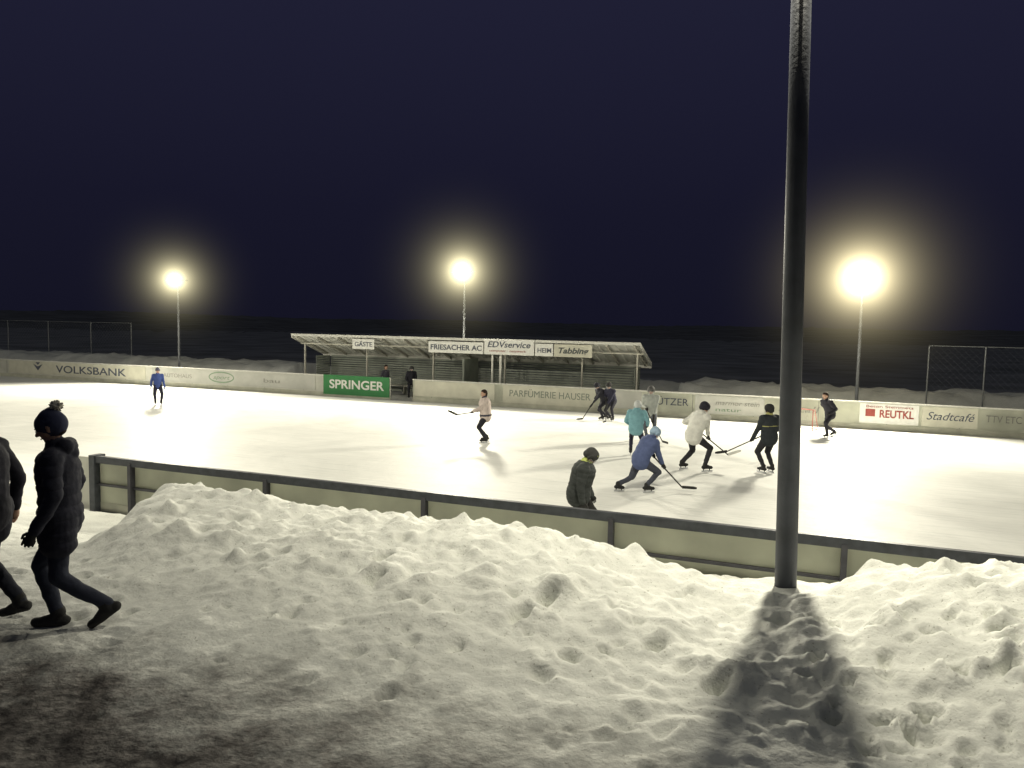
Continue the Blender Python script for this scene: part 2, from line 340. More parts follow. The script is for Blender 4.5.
for i in range(15):
    x=sa+.25+i*(sb-sa-.5)/14
    mb.add([(x-.04,tf+.03,zf-.13),(x+.04,tf+.03,zf-.13),(x+.04,tb,zb-.13),(x-.04,tb,zb-.13),(x-.04,tf+.03,zf-.02),(x+.04,tf+.03,zf-.02),(x+.04,tb,zb-.02),(x-.04,tb,zb-.02)],
      [(0,3,2,1),(4,5,6,7),(0,1,5,4),(1,2,6,5),(2,3,7,6),(3,0,4,7)],0)
    if i%3==0 or i==14: mb.box((x-.035,tf+.75,0),(x+.035,tf+.82,zf-.42),0)
mb.box((sa,tf+.74,zf-.45),(sb,tf+.83,zf-.40),0)
mb.obj('frame',[M_wood],shel)
mb=MB(); mb.box((sa-.02,tf-.03,zf-.03),(sb+.02,tf-.004,zf+.09),0); mb.obj('front_gutter',[M_cap],shel)
mb=MB(); mb.box((sa-.03,tb+.01,zb-.20),(sb+.03,tb+.06,zb+.10),0)
for x in (sa-.03,sb+.0):
    mb.add([(x,tf,zf-.12),(x+.03,tf,zf-.12),(x+.03,tb+.005,zb-.12),(x,tb+.005,zb-.12),(x,tf,zf+.08),(x+.03,tf,zf+.08),(x+.03,tb+.005,zb+.08),(x,tb+.005,zb+.08)],[(0,3,2,1),(4,5,6,7),(0,1,5,4),(1,2,6,5),(2,3,7,6),(3,0,4,7)],0)
mb.obj('rear_and_gable_fascia',[M_cap],shel)
mb=MB()
for k in range(15):
    z=.1+k*.12
    mb.box((sa+.6,tb-.12-.012*(k%2),z),(sb-.5,tb-.08,z+.09),0)
    mb.box((sb-.5,tf+1.4,z),(sb-.46,tb-.13,z+.09),0)
    mb.box((sa+.5,tf+1.4,z),(sa+.54,tb-.13,z+.09),0)
mb.obj('slat_wall',[M_slat],shel)
mb=MB(); mb.box((-15.0,tf+.9,0),(-14.9,tb-.14,2.0),0); mb.box((-12.75,tf+.1,0),(-12.65,tf+.18,2.6),1); mb.box((-13.15,tf+.1,0),(-13.07,tf+.18,2.6),1); mb.obj('dividers',[M_slat,M_cap],shel)
mb=MB()
for a_,b_ in((-23.3,-18.6),(-16.3,-13.4),(-12.3,-6.8)):
    mb.box((a_,tb-.75,.42),(b_,tb-.35,.47),0); 
    for x in np.arange(a_+.2,b_,1.4): mb.box((x,tb-.7,0),(x+.06,tb-.4,.42),0)
mb.obj('bench',[M_wood],shel)
M_dgrey=mat('sign_dark',(.08,.09,.09),.5)
def sign(n,s0,s1,z0,z1,m,t=tf-.05):
    mb=MB(); mb.box((s0,t-.02,z0),(s1,t+.015,z1),0); return mb.obj(n,[m],shel,bevel=.004)
sign('sign_board',-20.6,-19.35,2.36,2.86,M_white); text('sign_text','GÄSTE',-20.47,2.5,.3,M_navy,tf-.078,shel,1.0,bold=.004)
sign('sign_board',-16.35,-13.5,2.32,2.86,M_white); text('sign_text','FRIESACHER AC',-16.25,2.47,.34,M_navy,tf-.078,shel,2.65,bold=.006)
sign('sign_board',-13.45,-11.0,2.32,3.02,M_white); text('sign_text','EDVservice',-13.3,2.66,.38,M_navy,tf-.078,shel,2.1,shear=.2,bold=.006); text('sign_text','computer · netzwerk',-13.2,2.45,.15,M_red,tf-.078,shel,1.8)
sign('sign_board',-10.95,-10.1,2.32,2.88,M_white); text('sign_text','HEIM',-10.85,2.48,.3,M_navy,tf-.078,shel,.65,bold=.004)
sign('sign_board',-10.05,-8.3,2.32,2.88,M_cream); text('sign_text','Tabbing',-9.9,2.48,.36,M_dgrey,tf-.078,shel,1.4,shear=.25,bold=.01)

# ------------------------------------------------------------------ fences
M_wire=mat('galvanised_wire',(.20,.21,.22),.5,metal=.4,var=.1)
def fence(posts,t,h,mesh=.22,z0=0,r=.006):
    e=empty('chain_link_fence',RINK); mb=MB()
    for s in posts: mb.tube((s,t,z0-.05),(s,t,z0+h),.03,n=8)
    mb.tube((posts[0],t,z0+h),(posts[-1],t,z0+h),.018,n=6); mb.tube((posts[0],t,z0+.12),(posts[-1],t,z0+.12),.012,n=6)
    mb.obj('posts',[M_wire],e); mb=MB(); a,b=posts[0],posts[-1]; x=a-h
    while x<b:
        for sg in(1,-1):
            x0,x1=max(x,a),min(x+h,b)
            if x1>x0:
                za,zb_=(x0-x),(x1-x)
                if sg<0: za,zb_=h-za,h-zb_
                mb.tube((x0,t+.01*sg,z0+za),(x1,t+.01*sg,z0+zb_),r,n=3)
        x+=mesh
    mb.obj('mesh_wires',[M_wire],e)
fence([-56,-52,-48,-44,-40.4],36.3,3.35,.25,r=.003)
fence([5.05,7.0,8.9,10.7,12.5,14.3],33.6,3.2,.25,r=.0015)

# ------------------------------------------------------------------ floodlights
M_pole=mat('lamp_pole_steel',(.20,.21,.23),.5,metal=.3,var=.2,nscale=3)
M_poled=mat('lamp_pole_painted',(.065,.07,.085),.55,metal=.2,var=.3,nscale=2.5,bump=.15,bscale=30)
M_glass=emis('lamp_glass',(1,.92,.70),60)
M_house=mat('lamp_housing',(.12,.12,.13),.4,metal=.5)
def glow_mat(name,k,R,a=.22,col=(1,.90,.54)):  # painted lamp halo: volume emits its own light, fading outward, no scattering
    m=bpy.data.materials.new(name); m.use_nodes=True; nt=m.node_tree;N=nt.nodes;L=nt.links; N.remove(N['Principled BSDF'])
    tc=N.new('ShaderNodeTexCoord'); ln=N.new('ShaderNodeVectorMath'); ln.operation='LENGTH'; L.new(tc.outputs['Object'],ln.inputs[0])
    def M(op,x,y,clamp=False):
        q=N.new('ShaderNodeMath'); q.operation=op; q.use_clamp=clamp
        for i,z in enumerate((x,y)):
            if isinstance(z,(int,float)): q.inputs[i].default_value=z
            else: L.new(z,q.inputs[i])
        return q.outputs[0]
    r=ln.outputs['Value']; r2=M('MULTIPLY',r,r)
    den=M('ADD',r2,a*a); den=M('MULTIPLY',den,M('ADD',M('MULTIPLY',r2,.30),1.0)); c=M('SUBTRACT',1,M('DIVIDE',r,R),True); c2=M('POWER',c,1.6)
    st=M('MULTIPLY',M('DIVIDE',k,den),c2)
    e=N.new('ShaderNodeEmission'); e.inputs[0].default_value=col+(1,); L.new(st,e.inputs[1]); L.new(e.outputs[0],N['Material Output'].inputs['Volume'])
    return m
def floodlight(s,t,h,aim,power,k,R,heads=2,z0=0,pr=.07,arm=.35,spread=.5,cone=150,blend=.5,lamp_r=.6,a=.22,lamp_glow=True,tilt=0,pm=None,hcol=(1,.90,.54)):
    pm=pm or M_pole
    e=empty('flood_light',RINK@Matrix.Translation((s,t,z0))@Matrix.Rotation(math.radians(tilt),4,'Y')); H=h-z0
    mb=MB(); mb.tube((0,0,-.3),(0,0,H+.15),pr,pr*.82,28); mb.tube((0,0,-.25),(0,0,-.12),pr*1.8,pr*1.8,12); po=mb.obj('pole',[pm],e,smooth=True)
    A2=Vector(aim)-Vector((s,t,h)); az=math.atan2(A2.y,A2.x); flat=Vector((math.cos(az),math.sin(az),0)); side=Vector((-flat.y,flat.x,0))
    mb=MB(); c=Vector((0,0,H))+flat*(arm-.14)
    mb.tube(c-side*spread*1.3,c+side*spread*1.3,.03,n=8); mb.tube((0,0,H),c,.035,n=8); mb.tube((0,0,H-.35),c,.02,n=8); mb.obj('crossarm',[pm],e)
    for i in range(heads):
        off=(i-(heads-1)/2)*2*spread if heads>1 else 0
        p=Vector((0,0,H))+flat*arm+side*off; d=A2.normalized(); q=d.to_track_quat('Z','Y').to_matrix().to_4x4()
        mb=MB(); mb.add([(-.16,-.12,-.16),(.16,-.12,-.16),(.16,.12,-.16),(-.16,.12,-.16),(-.26,-.2,.0),(.26,-.2,.0),(.26,.2,.0),(-.26,.2,.0)],[(0,3,2,1),(4,5,6,7),(0,1,5,4),(1,2,6,5),(2,3,7,6),(3,0,4,7)],0)
        mb.box((-.24,-.18,.004),(.24,.18,.02),1); mb.obj('lamp_head',[M_house,M_glass],e,Matrix.Translation(p)@q)
    ld=bpy.data.lights.new('lamp','SPOT'); ld.energy=power; ld.color=(1,.94,.755); ld.spot_size=math.radians(cone); ld.spot_blend=blend; ld.shadow_soft_size=lamp_r
    lo=bpy.data.objects.new('lamp',ld); p=Vector((0,0,H-.05))+flat*(arm+.12+lamp_r*.9); link(lo,e,Matrix.Translation(p)@A2.normalized().to_track_quat('-Z','Y').to_matrix().to_4x4())
    if lamp_glow:  # added glow sphere imitating the glare around the lamp heads
        me=bpy.data.meshes.new('lamp_glow'); bm=bmesh.new(); bmesh.ops.create_icosphere(bm,subdivisions=3,radius=R); bm.to_mesh(me); bm.free(); me.materials.append(glow_mat('painted_lamp_glow',k,R,a,hcol))
        link(bpy.data.objects.new('lamp_glow',me),e,Matrix.Translation(Vector((0,0,H))+flat*(arm+.1)))
    return e
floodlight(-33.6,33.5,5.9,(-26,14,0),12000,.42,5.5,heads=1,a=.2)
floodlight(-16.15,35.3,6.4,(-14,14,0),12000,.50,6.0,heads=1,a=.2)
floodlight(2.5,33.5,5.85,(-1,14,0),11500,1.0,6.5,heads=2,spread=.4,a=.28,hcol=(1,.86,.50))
# near-side masts: the first is the pole in the picture (its lamp is above the frame)
floodlight(ps,pt,9.2,(ps-.15,17,0),3100,.2,4,heads=2,z0=zat(ps,pt)-.05,pr=.105,arm=.46,spread=.3,cone=179,blend=.62,lamp_r=.035,lamp_glow=False,tilt=-1.2,pm=M_poled)
floodlight(-17,pt,9.2,(-16,17,0),3900,.2,4,heads=2,z0=zat(-17,pt)-.05,pr=.105,arm=.6,spread=.3,cone=179,blend=.62,lamp_r=.06,lamp_glow=False,pm=M_poled)
floodlight(-34,pt,9.2,(-33,17,0),3900,.2,4,heads=2,z0=zat(-34,pt)-.05,pr=.105,arm=.6,spread=.3,cone=179,blend=.62,lamp_r=.06,lamp_glow=False,pm=M_poled)

# ------------------------------------------------------------------ goal
M_netw=mat('goal_net',(.5,.5,.48),.7); M_gfr=mat('goal_frame',(.40,.16,.13),.5)
gl=empty('hockey_goal',RINK@Matrix.Translation((.20,29.5,0))@Matrix.Rotation(math.radians(150),4,'Z')@Matrix.Scale(.72,4))
mb=MB()
for x in(-.9,.9):
    mb.tube((x,0,0),(x,0,1.1),.03,n=8); mb.tube((x,0,1.1),(x*.8,-.5,1.05),.02,n=6); mb.tube((x*.8,-.5,1.05),(x*.8,-.9,0),.02,n=6); mb.tube((x,0,.02),(x*.8,-.9,.02),.02,n=6)
mb.tube((-.9,0,1.1),(.9,0,1.1),.03,n=8); mb.tube((-.72,-.9,.02),(.72,-.9,.02),.02,n=6); mb.tube((-.72,-.5,1.05),(.72,-.5,1.05),.015,n=6)
mb.obj('frame',[M_gfr],gl)
mb=MB()
for i in range(13):
    x=-.72+i*.12; mb.tube((x,-.5,1.05),(x,-.9,.02),.004,n=3); mb.tube((x*1.2,0,1.1),(x,-.5,1.05),.004,n=3)
for i in range(9):
    u=i/9; mb.tube((-.72,-.5-.4*u,1.05-1.03*u),(.72,-.5-.4*u,1.05-1.03*u),.004,n=3)
    for sx in(-1,1): mb.tube((sx*.9,0,1.1*(1-u)),(sx*.72,-.5-.4*u,1.05-1.03*u),.004,n=3)
mb.obj('net',[M_netw],gl)

# ------------------------------------------------------------------ people
def V(*a): return np.array(a,float)
def nrm(a): return a/ (np.linalg.norm(a)+1e-9)
def capsule(p0,p1,r0,r1,side=None,w=1,n=14,h=5):
    p0=np.array(p0,float);p1=np.array(p1,float); d=p1-p0; L_=np.linalg.norm(d)
    d=d/L_ if L_>1e-6 else V(0,0,1)
    if side is None: side=V(0,1,0) if abs(d[1])<.9 else V(1,0,0)
    a=nrm(side-d*np.dot(side,d)); b=np.cross(d,a)
    rings=[]
    for i in range(h+1):
        ph=-math.pi/2+math.pi/2*i/h; rings.append((p0+d*r0*math.sin(ph),r0*math.cos(ph)))
    for i in range(h+1):
        ph=math.pi/2*i/h; rings.append((p1+d*r1*math.sin(ph),r1*math.cos(ph)))
    v=[];f=[]
    for c,r in rings[1:-1]:
        for k in range(n):
            t=2*math.pi*k/n; v.append(c+a*math.cos(t)*r*w+b*math.sin(t)*r)
    m=len(rings)-2
    for i in range(m-1):
        for k in range(n): f.append((i*n+k,i*n+(k+1)%n,(i+1)*n+(k+1)%n,(i+1)*n+k))
    v.append(rings[0][0]); v.append(rings[-1][0]); o=len(v)
    for k in range(n): f.append((o-2,(k+1)%n,k)); f.append((o-1,(m-1)*n+k,(m-1)*n+(k+1)%n))
    return v,f
def ik(a,b,l1,l2,pole):
    d=b-a; D=np.linalg.norm(d); D=min(D,(l1+l2)*.998); u=nrm(d); b=a+u*D
    x=(l1*l1-l2*l2+D*D)/(2*D); hgt=math.sqrt(max(l1*l1-x*x,0)); p=pole-u*np.dot(pole,u); p=nrm(p)
    return a+u*x+p*hgt,b
def rotv(v,ax,an):
    return np.array(Matrix.Rotation(an,3,Vector(ax))@Vector(v))
CM={}
def cmat(col):
    key=tuple(col)
    if key not in CM: CM[key]=mat('cloth_%d'%len(CM),key,.85,var=.12,nscale=10,bump=.35,bscale=22,spec=.15)
    return CM[key]
SKIN=(.42,.27,.20)
def person(name,loc,heading,Ht=1.7,hip=.90,px=0,lean=5,side=0,twist=0,fL=(0,.11),fR=(0,-.11),hL=(.05,.3,.85),hR=(.05,-.3,.85),headp=0,heady=0,
           jacket=(.03,.03,.035),pants=(.03,.03,.035),hat=(.02,.02,.02),hatkind='beanie',gloves=(.03,.03,.03),shoes=(.03,.03,.03),skates=True,coat=False,
           bulk=1.0,stick=None,voxel=.011,trim=None,hood=False,hair=(.03,.02,.015),pom=None,stripe=None,sleeve=None,lb=None,quilt=False):
    """local frame: +X facing, +Y left, Z up. fL/fR: ankle (x,y[,z,pitch,yaw]); hL/hR: wrist targets; stick: dict(top,blade,hands,bdir)"""
    k=Ht/1.7; base=.07 if skates else 0.0
    prims=[]; extras=[]
    cols=[jacket,pants,hat,gloves,shoes,SKIN,(.02,.02,.02),(.45,.46,.48),hair,trim or jacket,(.25,.07,.06),pom or (.5,.5,.5),sleeve or jacket]
    J,PN,HT,GL,SH,SK,BK,ST,HR,TR,LP,PM,SL=range(13)
    def cap(p0,p1,r0,r1,m,w=1,sd=None): prims.append((np.array(p0,float),np.array(p1,float),r0,r1,m,w,sd))
    def ex(p0,p1,r0,r1,m,w=1,sd=None,n=8,h=3): v,f=capsule(p0,p1,r0,r1,sd,w,n,h); extras.append((v,f,m))
    pel=V(px,0,hip)
    la=math.radians(lean); sr=math.radians(side)
    up=nrm(V(math.sin(la)*math.cos(sr),-math.sin(sr),math.cos(la)*math.cos(sr)))
    lat=nrm(V(0,1,0)-up*up[1]); lat=nrm(rotv(lat,up,math.radians(twist))); fw=np.cross(lat,up)
    mid=pel+nrm(up+V(0,0,.5))*.2; ch=mid+up*.18; nb=mid+up*.31
    hipL=pel+V(0,.085,-.02); hipR=pel+V(0,-.085,-.02); shL=mid+up*.26+lat*.165*(.5+.5*bulk); shR=mid+up*.26-lat*.165*(.5+.5*bulk)
    B=bulk; BL=lb or min(B,1.15)
    cap(pel+V(0,.05,0),pel-V(0,.05,0),.115*min(B,1.25),.115*min(B,1.25),J if coat else PN)
    cap(pel+V(0,0,.05),mid,.118*B,.118*B,J,1.25,lat); cap(mid,ch,.118*B,.126*B,J,1.32,lat)
    cap(ch,ch+up*.05,.12*B,.10*B,J,1.4,lat)
    cap(pel+V(0,0,.03),pel+V(0,0,-.04),.128*B,.126*B,J,1.2,lat)
    cap(shL,shR,.068*B,.068*B,J)
    cap(nb-up*.03,nb+up*.03,.075*B,.062*B,TR if trim else J)
    hu=nrm(rotv(up*.6+V(0,0,.7)+fw*.15,lat,math.radians(headp)*.5)); hc=nb+hu*.155
    hd_f=nrm(fw-hu*np.dot(fw,hu)); hd_f=rotv(hd_f,hu,math.radians(heady)); hl=np.cross(hu,hd_f); 
    hd_f=rotv(hd_f,hl,math.radians(headp)); hu2=np.cross(hd_f,hl)
    cap(nb,hc-hu*.03,.052,.052,SK)
    def hp(x,y,z): return hc+hd_f*x+hl*y+hu2*z
    cap(hp(-.012,0,.035),hp(.008,0,.03),.088,.088,SK); cap(hp(.03,0,-.01),hp(.035,0,-.06),.066,.042,SK); 
    cap(hp(.09,0,.02),hp(.108,0,-.012),.010,.015,SK); cap(hp(-.01,.082,.0),hp(-.012,.086,.025),.014,.017,SK); cap(hp(-.01,-.082,.0),hp(-.012,-.086,.025),.014,.017,SK)
    cap(hp(.078,.03,.035),hp(.078,-.03,.035),.014,.014,SK)
    for sy in(.031,-.031):
        ex(hp(.083,sy,.018),hp(.084,sy,.018),.0115,.0115,ST); ex(hp(.0925,sy,.018),hp(.093,sy,.018),.005,.005,BK); ex(hp(.09,sy*1.35,.038),hp(.095,sy*.6,.04),.004,.004,HR)
    ex(hp(.083,.02,-.045),hp(.083,-.02,-.045),.006,.006,LP)
    if hatkind=='beanie':
        cap(hp(-.018,0,.062),hp(-.022,0,.070),.098,.090,HT); cap(hp(-.03,0,.09),hp(-.04,0,.115),.072,.05,HT)
        cap(hp(.0,0,.045),hp(-.03,0,.035),.097,.098,HT)
        cap(hp(-.06,.0,.0),hp(-.055,0,-.02),.05,.045,HR,1.3,hl)
        if pom:
            c_=hp(-.095,0,.155); ex(c_,c_,.034,.034,PM)
            for i in range(110):
                q=nrm(rng.normal(size=3)); ex(c_+q*.015,c_+q*rng.uniform(.038,.050),.010,.004,PM,n=5,h=2)
    elif hatkind=='helmet':
        cap(hp(-.03,0,.055),hp(.01,0,.06),.108,.104,HT); cap(hp(-.07,0,-.01),hp(-.06,0,.04),.065,.08,HT,1.2,hl)
        for sy in(.09,-.09): cap(hp(.0,sy,-.02),hp(.0,sy,.05),.024,.03,HT)
        cap(hp(-.09,0,.09),hp(.06,0,.13),.02,.02,TR if trim else HT); cap(hp(-.08,.05,.08),hp(.06,.05,.115),.018,.018,TR if trim else HT); cap(hp(-.08,-.05,.08),hp(.06,-.05,.115),.018,.018,TR if trim else HT)
        for z_ in(-.055,-.025,.005):
            for j in range(6):
                a0=math.radians(-75+25*j);a1=math.radians(-50+25*j)
                ex(hp(.125*math.cos(a0),.10*math.sin(a0),z_),hp(.125*math.cos(a1),.10*math.sin(a1),z_),.003,.003,ST,n=5,h=2)
        ex(hp(.12,.02,.04),hp(.115,.02,-.08),.003,.003,ST,n=5,h=2); ex(hp(.12,-.02,.04),hp(.115,-.02,-.08),.003,.003,ST,n=5,h=2)
    else:
        cap(hp(-.022,0,.055),hp(-.02,0,.06),.096,.092,HR); cap(hp(-.055,0,.01),hp(-.06,0,-.045),.068,.045,HR,1.25,hl)
        cap(hp(.04,.0,.10),hp(.0,0,.11),.035,.045,HR,1.5,hl)
    if hood: cap(nb-fw*.07+up*.02+lat*.06,nb-fw*.07+up*.02-lat*.06,.062,.062,TR if trim else J); cap(nb-fw*.10-up*.04,nb-fw*.09,.05,.06,J,1.3,lat)
    for hp_,ft,sg in((hipL,fL,1),(hipR,fR,-1)):
        z=ft[2] if len(ft)>2 else 0; pit=math.radians(ft[3]) if len(ft)>3 else 0; yaw=math.radians(ft[4] if len(ft)>4 else 8)*sg
        ank=V(ft[0],ft[1],.085+base+z)
        kn,ank=ik(hp_,ank,.43,.41,V(1,sg*.18+math.sin(yaw)*.5,.1))
        cap(hp_,kn,.088*BL,.064*(.5+.5*BL),PN); cap(kn,kn*.6+ank*.4,.062,.060,PN); cap(kn*.6+ank*.4,ank+V(0,0,.02),.060,.048,PN)
        if coat:
            e_=hp_*.62+kn*.38; cap(hp_+V(0,0,.02),e_,.112*B,.104*B,J)
        fd=V(math.cos(yaw)*math.cos(pit),math.sin(yaw)*math.cos(pit),-math.sin(pit)); fu=nrm(V(0,0,1)-fd*fd[2])
        heel=ank-fd*.045-fu*.045; toe=ank+fd*.16-fu*.052
        cap(heel,toe,.040,.034,SH,1.12,np.cross(fu,fd)); cap(ank+fu*.03,ank-fu*.035,.052,.05,SH); cap(ank-fu*.02,ank+fd*.1-fu*.04,.045,.036,SH)
        if skates:
            sd=np.cross(fu,fd)
            for pt_ in(-.03,.12): ex(ank+fd*pt_-fu*.085,ank+fd*pt_-fu*.12,.014,.010,BK,.6,sd,6,2)
            a0=ank-fd*.08-fu*.148; a1=ank+fd*.20-fu*.148
            vs=[a0+sd*.004,a0-sd*.004,a1-sd*.004,a1+sd*.004,a0+sd*.004+fu*.035,a0-sd*.004+fu*.035,a1-sd*.004+fu*.035,a1+sd*.004+fu*.035]
            extras.append((vs,[(0,3,2,1),(4,5,6,7),(0,1,5,4),(1,2,6,5),(2,3,7,6),(3,0,4,7)],ST))
    grips={}
    if stick:
        top=V(*stick['top']); bl=V(*stick['blade']); ax=nrm(bl-top)
        for hh_,fr in stick['hands'].items(): grips[hh_]=top+(bl-top)*fr
    for sh,ht,key,sg in((shL,hL,'L',1),(shR,hR,'R',-1)):
        if key in grips:
            tgt=grips[key]; aim=nrm(tgt-sh); wr_t=tgt-aim*.075
        else: tgt=None; wr_t=V(*ht)
        el,wr=ik(sh,wr_t,.285,.255,V(-.7,sg*.55,-.6))
        cap(sh,el,.062*B,.050*(.5+.5*B),SL); cap(el,wr,.050*(.5+.5*B),.040*(.5+.5*B),SL); cap(wr-nrm(wr-el)*.02,wr,.043,.043,SL)
        f=nrm(wr-el)
        if tgt is not None:
            gv=tgt-wr; rad=nrm(gv-ax*np.dot(gv,ax)); bn=np.cross(ax,rad)*sg
            pc=tgt-rad*.03; rr=.024
            cap(wr,pc,.034,.036,GL); cap(pc-ax*.03,pc+ax*.03,.026,.026,GL)
            for i in range(4):
                o=tgt+ax*(-.033+.022*i); pts=[]
                for q,rq in((-2.5,1.15),(-1.3,1.1),(-.2,1.0),(.9,1.0-.03*i)):
                    pts.append(o+rad*math.cos(q)*rr*rq+bn*math.sin(q)*rr*rq)
                pts[0]=o-rad*.03-bn*.012
                for a_,b_ in zip(pts[:-1],pts[1:]): ex(a_,b_,.0105,.0095,GL,n=6,h=2)
            o=tgt-ax*.035; ex(pc-ax*.03,o-bn*-.0-rad*.012+bn*.024,.013,.012,GL,n=6,h=2); ex(o-rad*.012+bn*.024,o+rad*.018+bn*.026,.012,.010,GL,n=6,h=2)
        else:
            inn=nrm(V(0,-sg,0)-f*np.dot(V(0,-sg,0),f)); frd=np.cross(inn,f)*(-sg)
            if frd[0]<0: frd=-frd
            pe=wr+f*.085; cap(wr,pe,.028,.030,GL,1.25,frd)
            for i,(ln_,oo) in enumerate(((.062,.033),(.072,.011),(.068,-.011),(.052,-.032))):
                p=pe+frd*oo-f*.01; d=f
                for j,bl_ in enumerate((.45,.32,.25)):
                    d=nrm(f*math.cos(.35*(j+1)+.05*i)+inn*math.sin(.35*(j+1)+.05*i)); q=p+d*ln_*bl_*1.25; ex(p,q,.0105-.001*j,.0095-.001*j,GL,n=6,h=2); p=q
            p=wr+f*.03+frd*.028; q=p+nrm(f*.75+frd*.6+inn*.25)*.04; ex(p,q,.013,.011,GL,n=6,h=2); ex(q,q+nrm(f+inn*.5)*.032,.011,.009,GL,n=6,h=2)
    bv=[];bf=[]
    for (p0,p1,r0,r1,m,w_,sd) in prims:
        v,f_=capsule(p0,p1,r0,r1,sd,w_,20,7); o=len(bv); bv+=v; bf+=[tuple(i+o for i in q) for q in f_]
    me=bpy.data.meshes.new('tmp'); me.from_pydata([tuple(v) for v in bv],[],bf); ob=bpy.data.objects.new('tmp',me); scene.collection.objects.link(ob)
    rm=ob.modifiers.new('r','REMESH'); rm.mode='VOXEL'; rm.voxel_size=voxel
    sm=ob.modifiers.new('s','SMOOTH'); sm.factor=.5; sm.iterations=3
    dg=bpy.context.evaluated_depsgraph_get(); me2=bpy.data.meshes.new_from_object(ob.evaluated_get(dg)); bpy.data.objects.remove(ob)
    nv=len(me2.vertices); cv=np.empty(nv*3); me2.vertices.foreach_get('co',cv); cv=cv.reshape(-1,3)
    npoly=len(me2.polygons); fc=np.empty(npoly*3); me2.polygons.foreach_get('center',fc); fc=fc.reshape(-1,3)
    best=np.full(npoly,9.); idx=np.zeros(npoly,int)
    for (p0,p1,r0,r1,m,w_,sd) in prims:
        d=p1-p0; L2=max(np.dot(d,d),1e-8); q=fc-p0
        u=np.clip(q@d/L2,0,1); c=q-u[:,None]*d
        if w_!=1:
            du=nrm(d); s_=sd if sd is not None else V(0,1,0); s_=nrm(s_-du*np.dot(s_,du)); cc=c@s_; c=c-cc[:,None]*s_*(1-1/w_)
        dist=np.linalg.norm(c,axis=1)-(r0+(r1-r0)*u)
        msk=dist<best; best[msk]=dist[msk]; idx[msk]=m
    # cloth folds as real displacement
    nn_=np.empty(nv*3); me2.vertices.foreach_get('normal',nn_); nn_=nn_.reshape(-1,3)
    fold=pn(cv[:,0]*5+cv[:,1]*4+3,cv[:,2]*15+cv[:,1]*4)+.5*pn(cv[:,1]*9-cv[:,2]*8+9,cv[:,0]*9+cv[:,2]*16)
    zmask=(cv-hc)@hu < -.13
    cv=cv+nn_*(fold*.010*zmask)[:,None]
    if quilt:
        zz=(cv-pel)@up; qm=zmask&(zz>-.24); cv=cv+nn_*((np.abs(np.sin(zz*math.pi/.085))**.5-.7)*.008*qm)[:,None]
    polys=[tuple(p.vertices) for p in me2.polygons]
    if stripe is not None:
        z0_,z1_=stripe; rel=(fc-pel)@up; idx[(idx==J)&(rel>z0_)&(rel<z1_)]=TR
    allv=cv.tolist(); fm=idx.tolist()
    for v,f_,m in extras:
        o=len(allv); allv+=[list(x) for x in v]; polys+=[tuple(i+o for i in q) for q in f_]; fm+=[m]*len(f_)
    allv=[[a*k for a in v] for v in allv]
    bpy.data.meshes.remove(me2)
    mw=Matrix.Translation(loc)@Matrix.Rotation(math.radians(heading),4,'Z')
    mesh_obj(name,allv,polys,[cmat(c) for c in cols],None,mw,True,fm)
    if stick:
        mb=MB(); a_=V(*stick['top'])-ax*.08; b_=V(*stick['blade']); 
        mb.tube(a_*k,b_*k,.017,.015,6,0)
        bd=V(*stick['bdir']); bd=nrm(bd); upb=nrm(V(0,0,1)-bd*bd[2]) if abs(bd[2])<.9 else nrm(-ax)
        pp=[]; 
        for i in range(6):
            u=i/5; c=b_+bd*.32*u+np.cross(bd,upb)*.03*u*u; hh_=.035*(1 if u<.9 else .6); pp.append((c,hh_))
        sdv=np.cross(bd,upb)*.005; v=[];f_=[]
        for c,hh_ in pp: v+=[c+sdv+upb*hh_,c-sdv+upb*hh_,c-sdv-upb*hh_*.8,c+sdv-upb*hh_*.8]
        for i in range(5):
            for j in range(4): f_.append((4*i+j,4*i+(j+1)%4,4*i+4+(j+1)%4,4*i+4+j))
        f_+=[(3,2,1,0),(20,21,22,23)]
        mb.add([x*k for x in v],f_,1 if stick.get('white') else 0)
        mb.obj('hockey_stick',[cmat((.03,.03,.03)),cmat((.7,.7,.66))],None,mw)

BLK=(.026,.026,.034)
person('skating_boy',(-15.0,31.2,0),-60,1.58,jacket=(.05,.08,.24),pants=(.025,.025,.04),hat=(.10,.10,.14),hatkind='beanie',fL=(.05,.13),fR=(-.05,-.10),hL=(.12,.27,.82),hR=(.05,-.28,.84),bulk=1.15)
person('hockey_player',(-.80,22.8,0),195,1.68,hip=.87,lean=5,jacket=(.50,.43,.40),pants=BLK,hat=(.03,.025,.025),hatkind='hair',fL=(.03,.14,0,0,5),fR=(-.08,-.14),stick=dict(top=(.10,-.22,.98),blade=(.95,.22,.92),hands={'R':0.0,'L':.38},bdir=(1,.1,.45)),bulk=1.5,lb=1.2,trim=(.05,.05,.07),stripe=(-.02,.04))
person('hockey_player',(3.68,29.2,0),205,1.68,hip=.80,lean=38,jacket=BLK,pants=BLK,hatkind='helmet',hat=BLK,fL=(.18,.16),fR=(-.2,-.14),headp=10,bulk=1.3,stick=dict(top=(.36,-.1,.86),blade=(1.05,.1,.09),hands={'R':0,'L':.4},bdir=(1,.3,0)))
person('hockey_player',(3.95,28.9,0),230,1.65,hip=.82,lean=30,jacket=(.03,.03,.05),pants=BLK,hatkind='helmet',hat=(.03,.03,.03),fL=(.15,.15),fR=(-.12,-.16),bulk=1.25,stick=dict(top=(.30,-.12,.92),blade=(.9,.3,.09),hands={'R':0,'L':.4},bdir=(1,.3,0)))
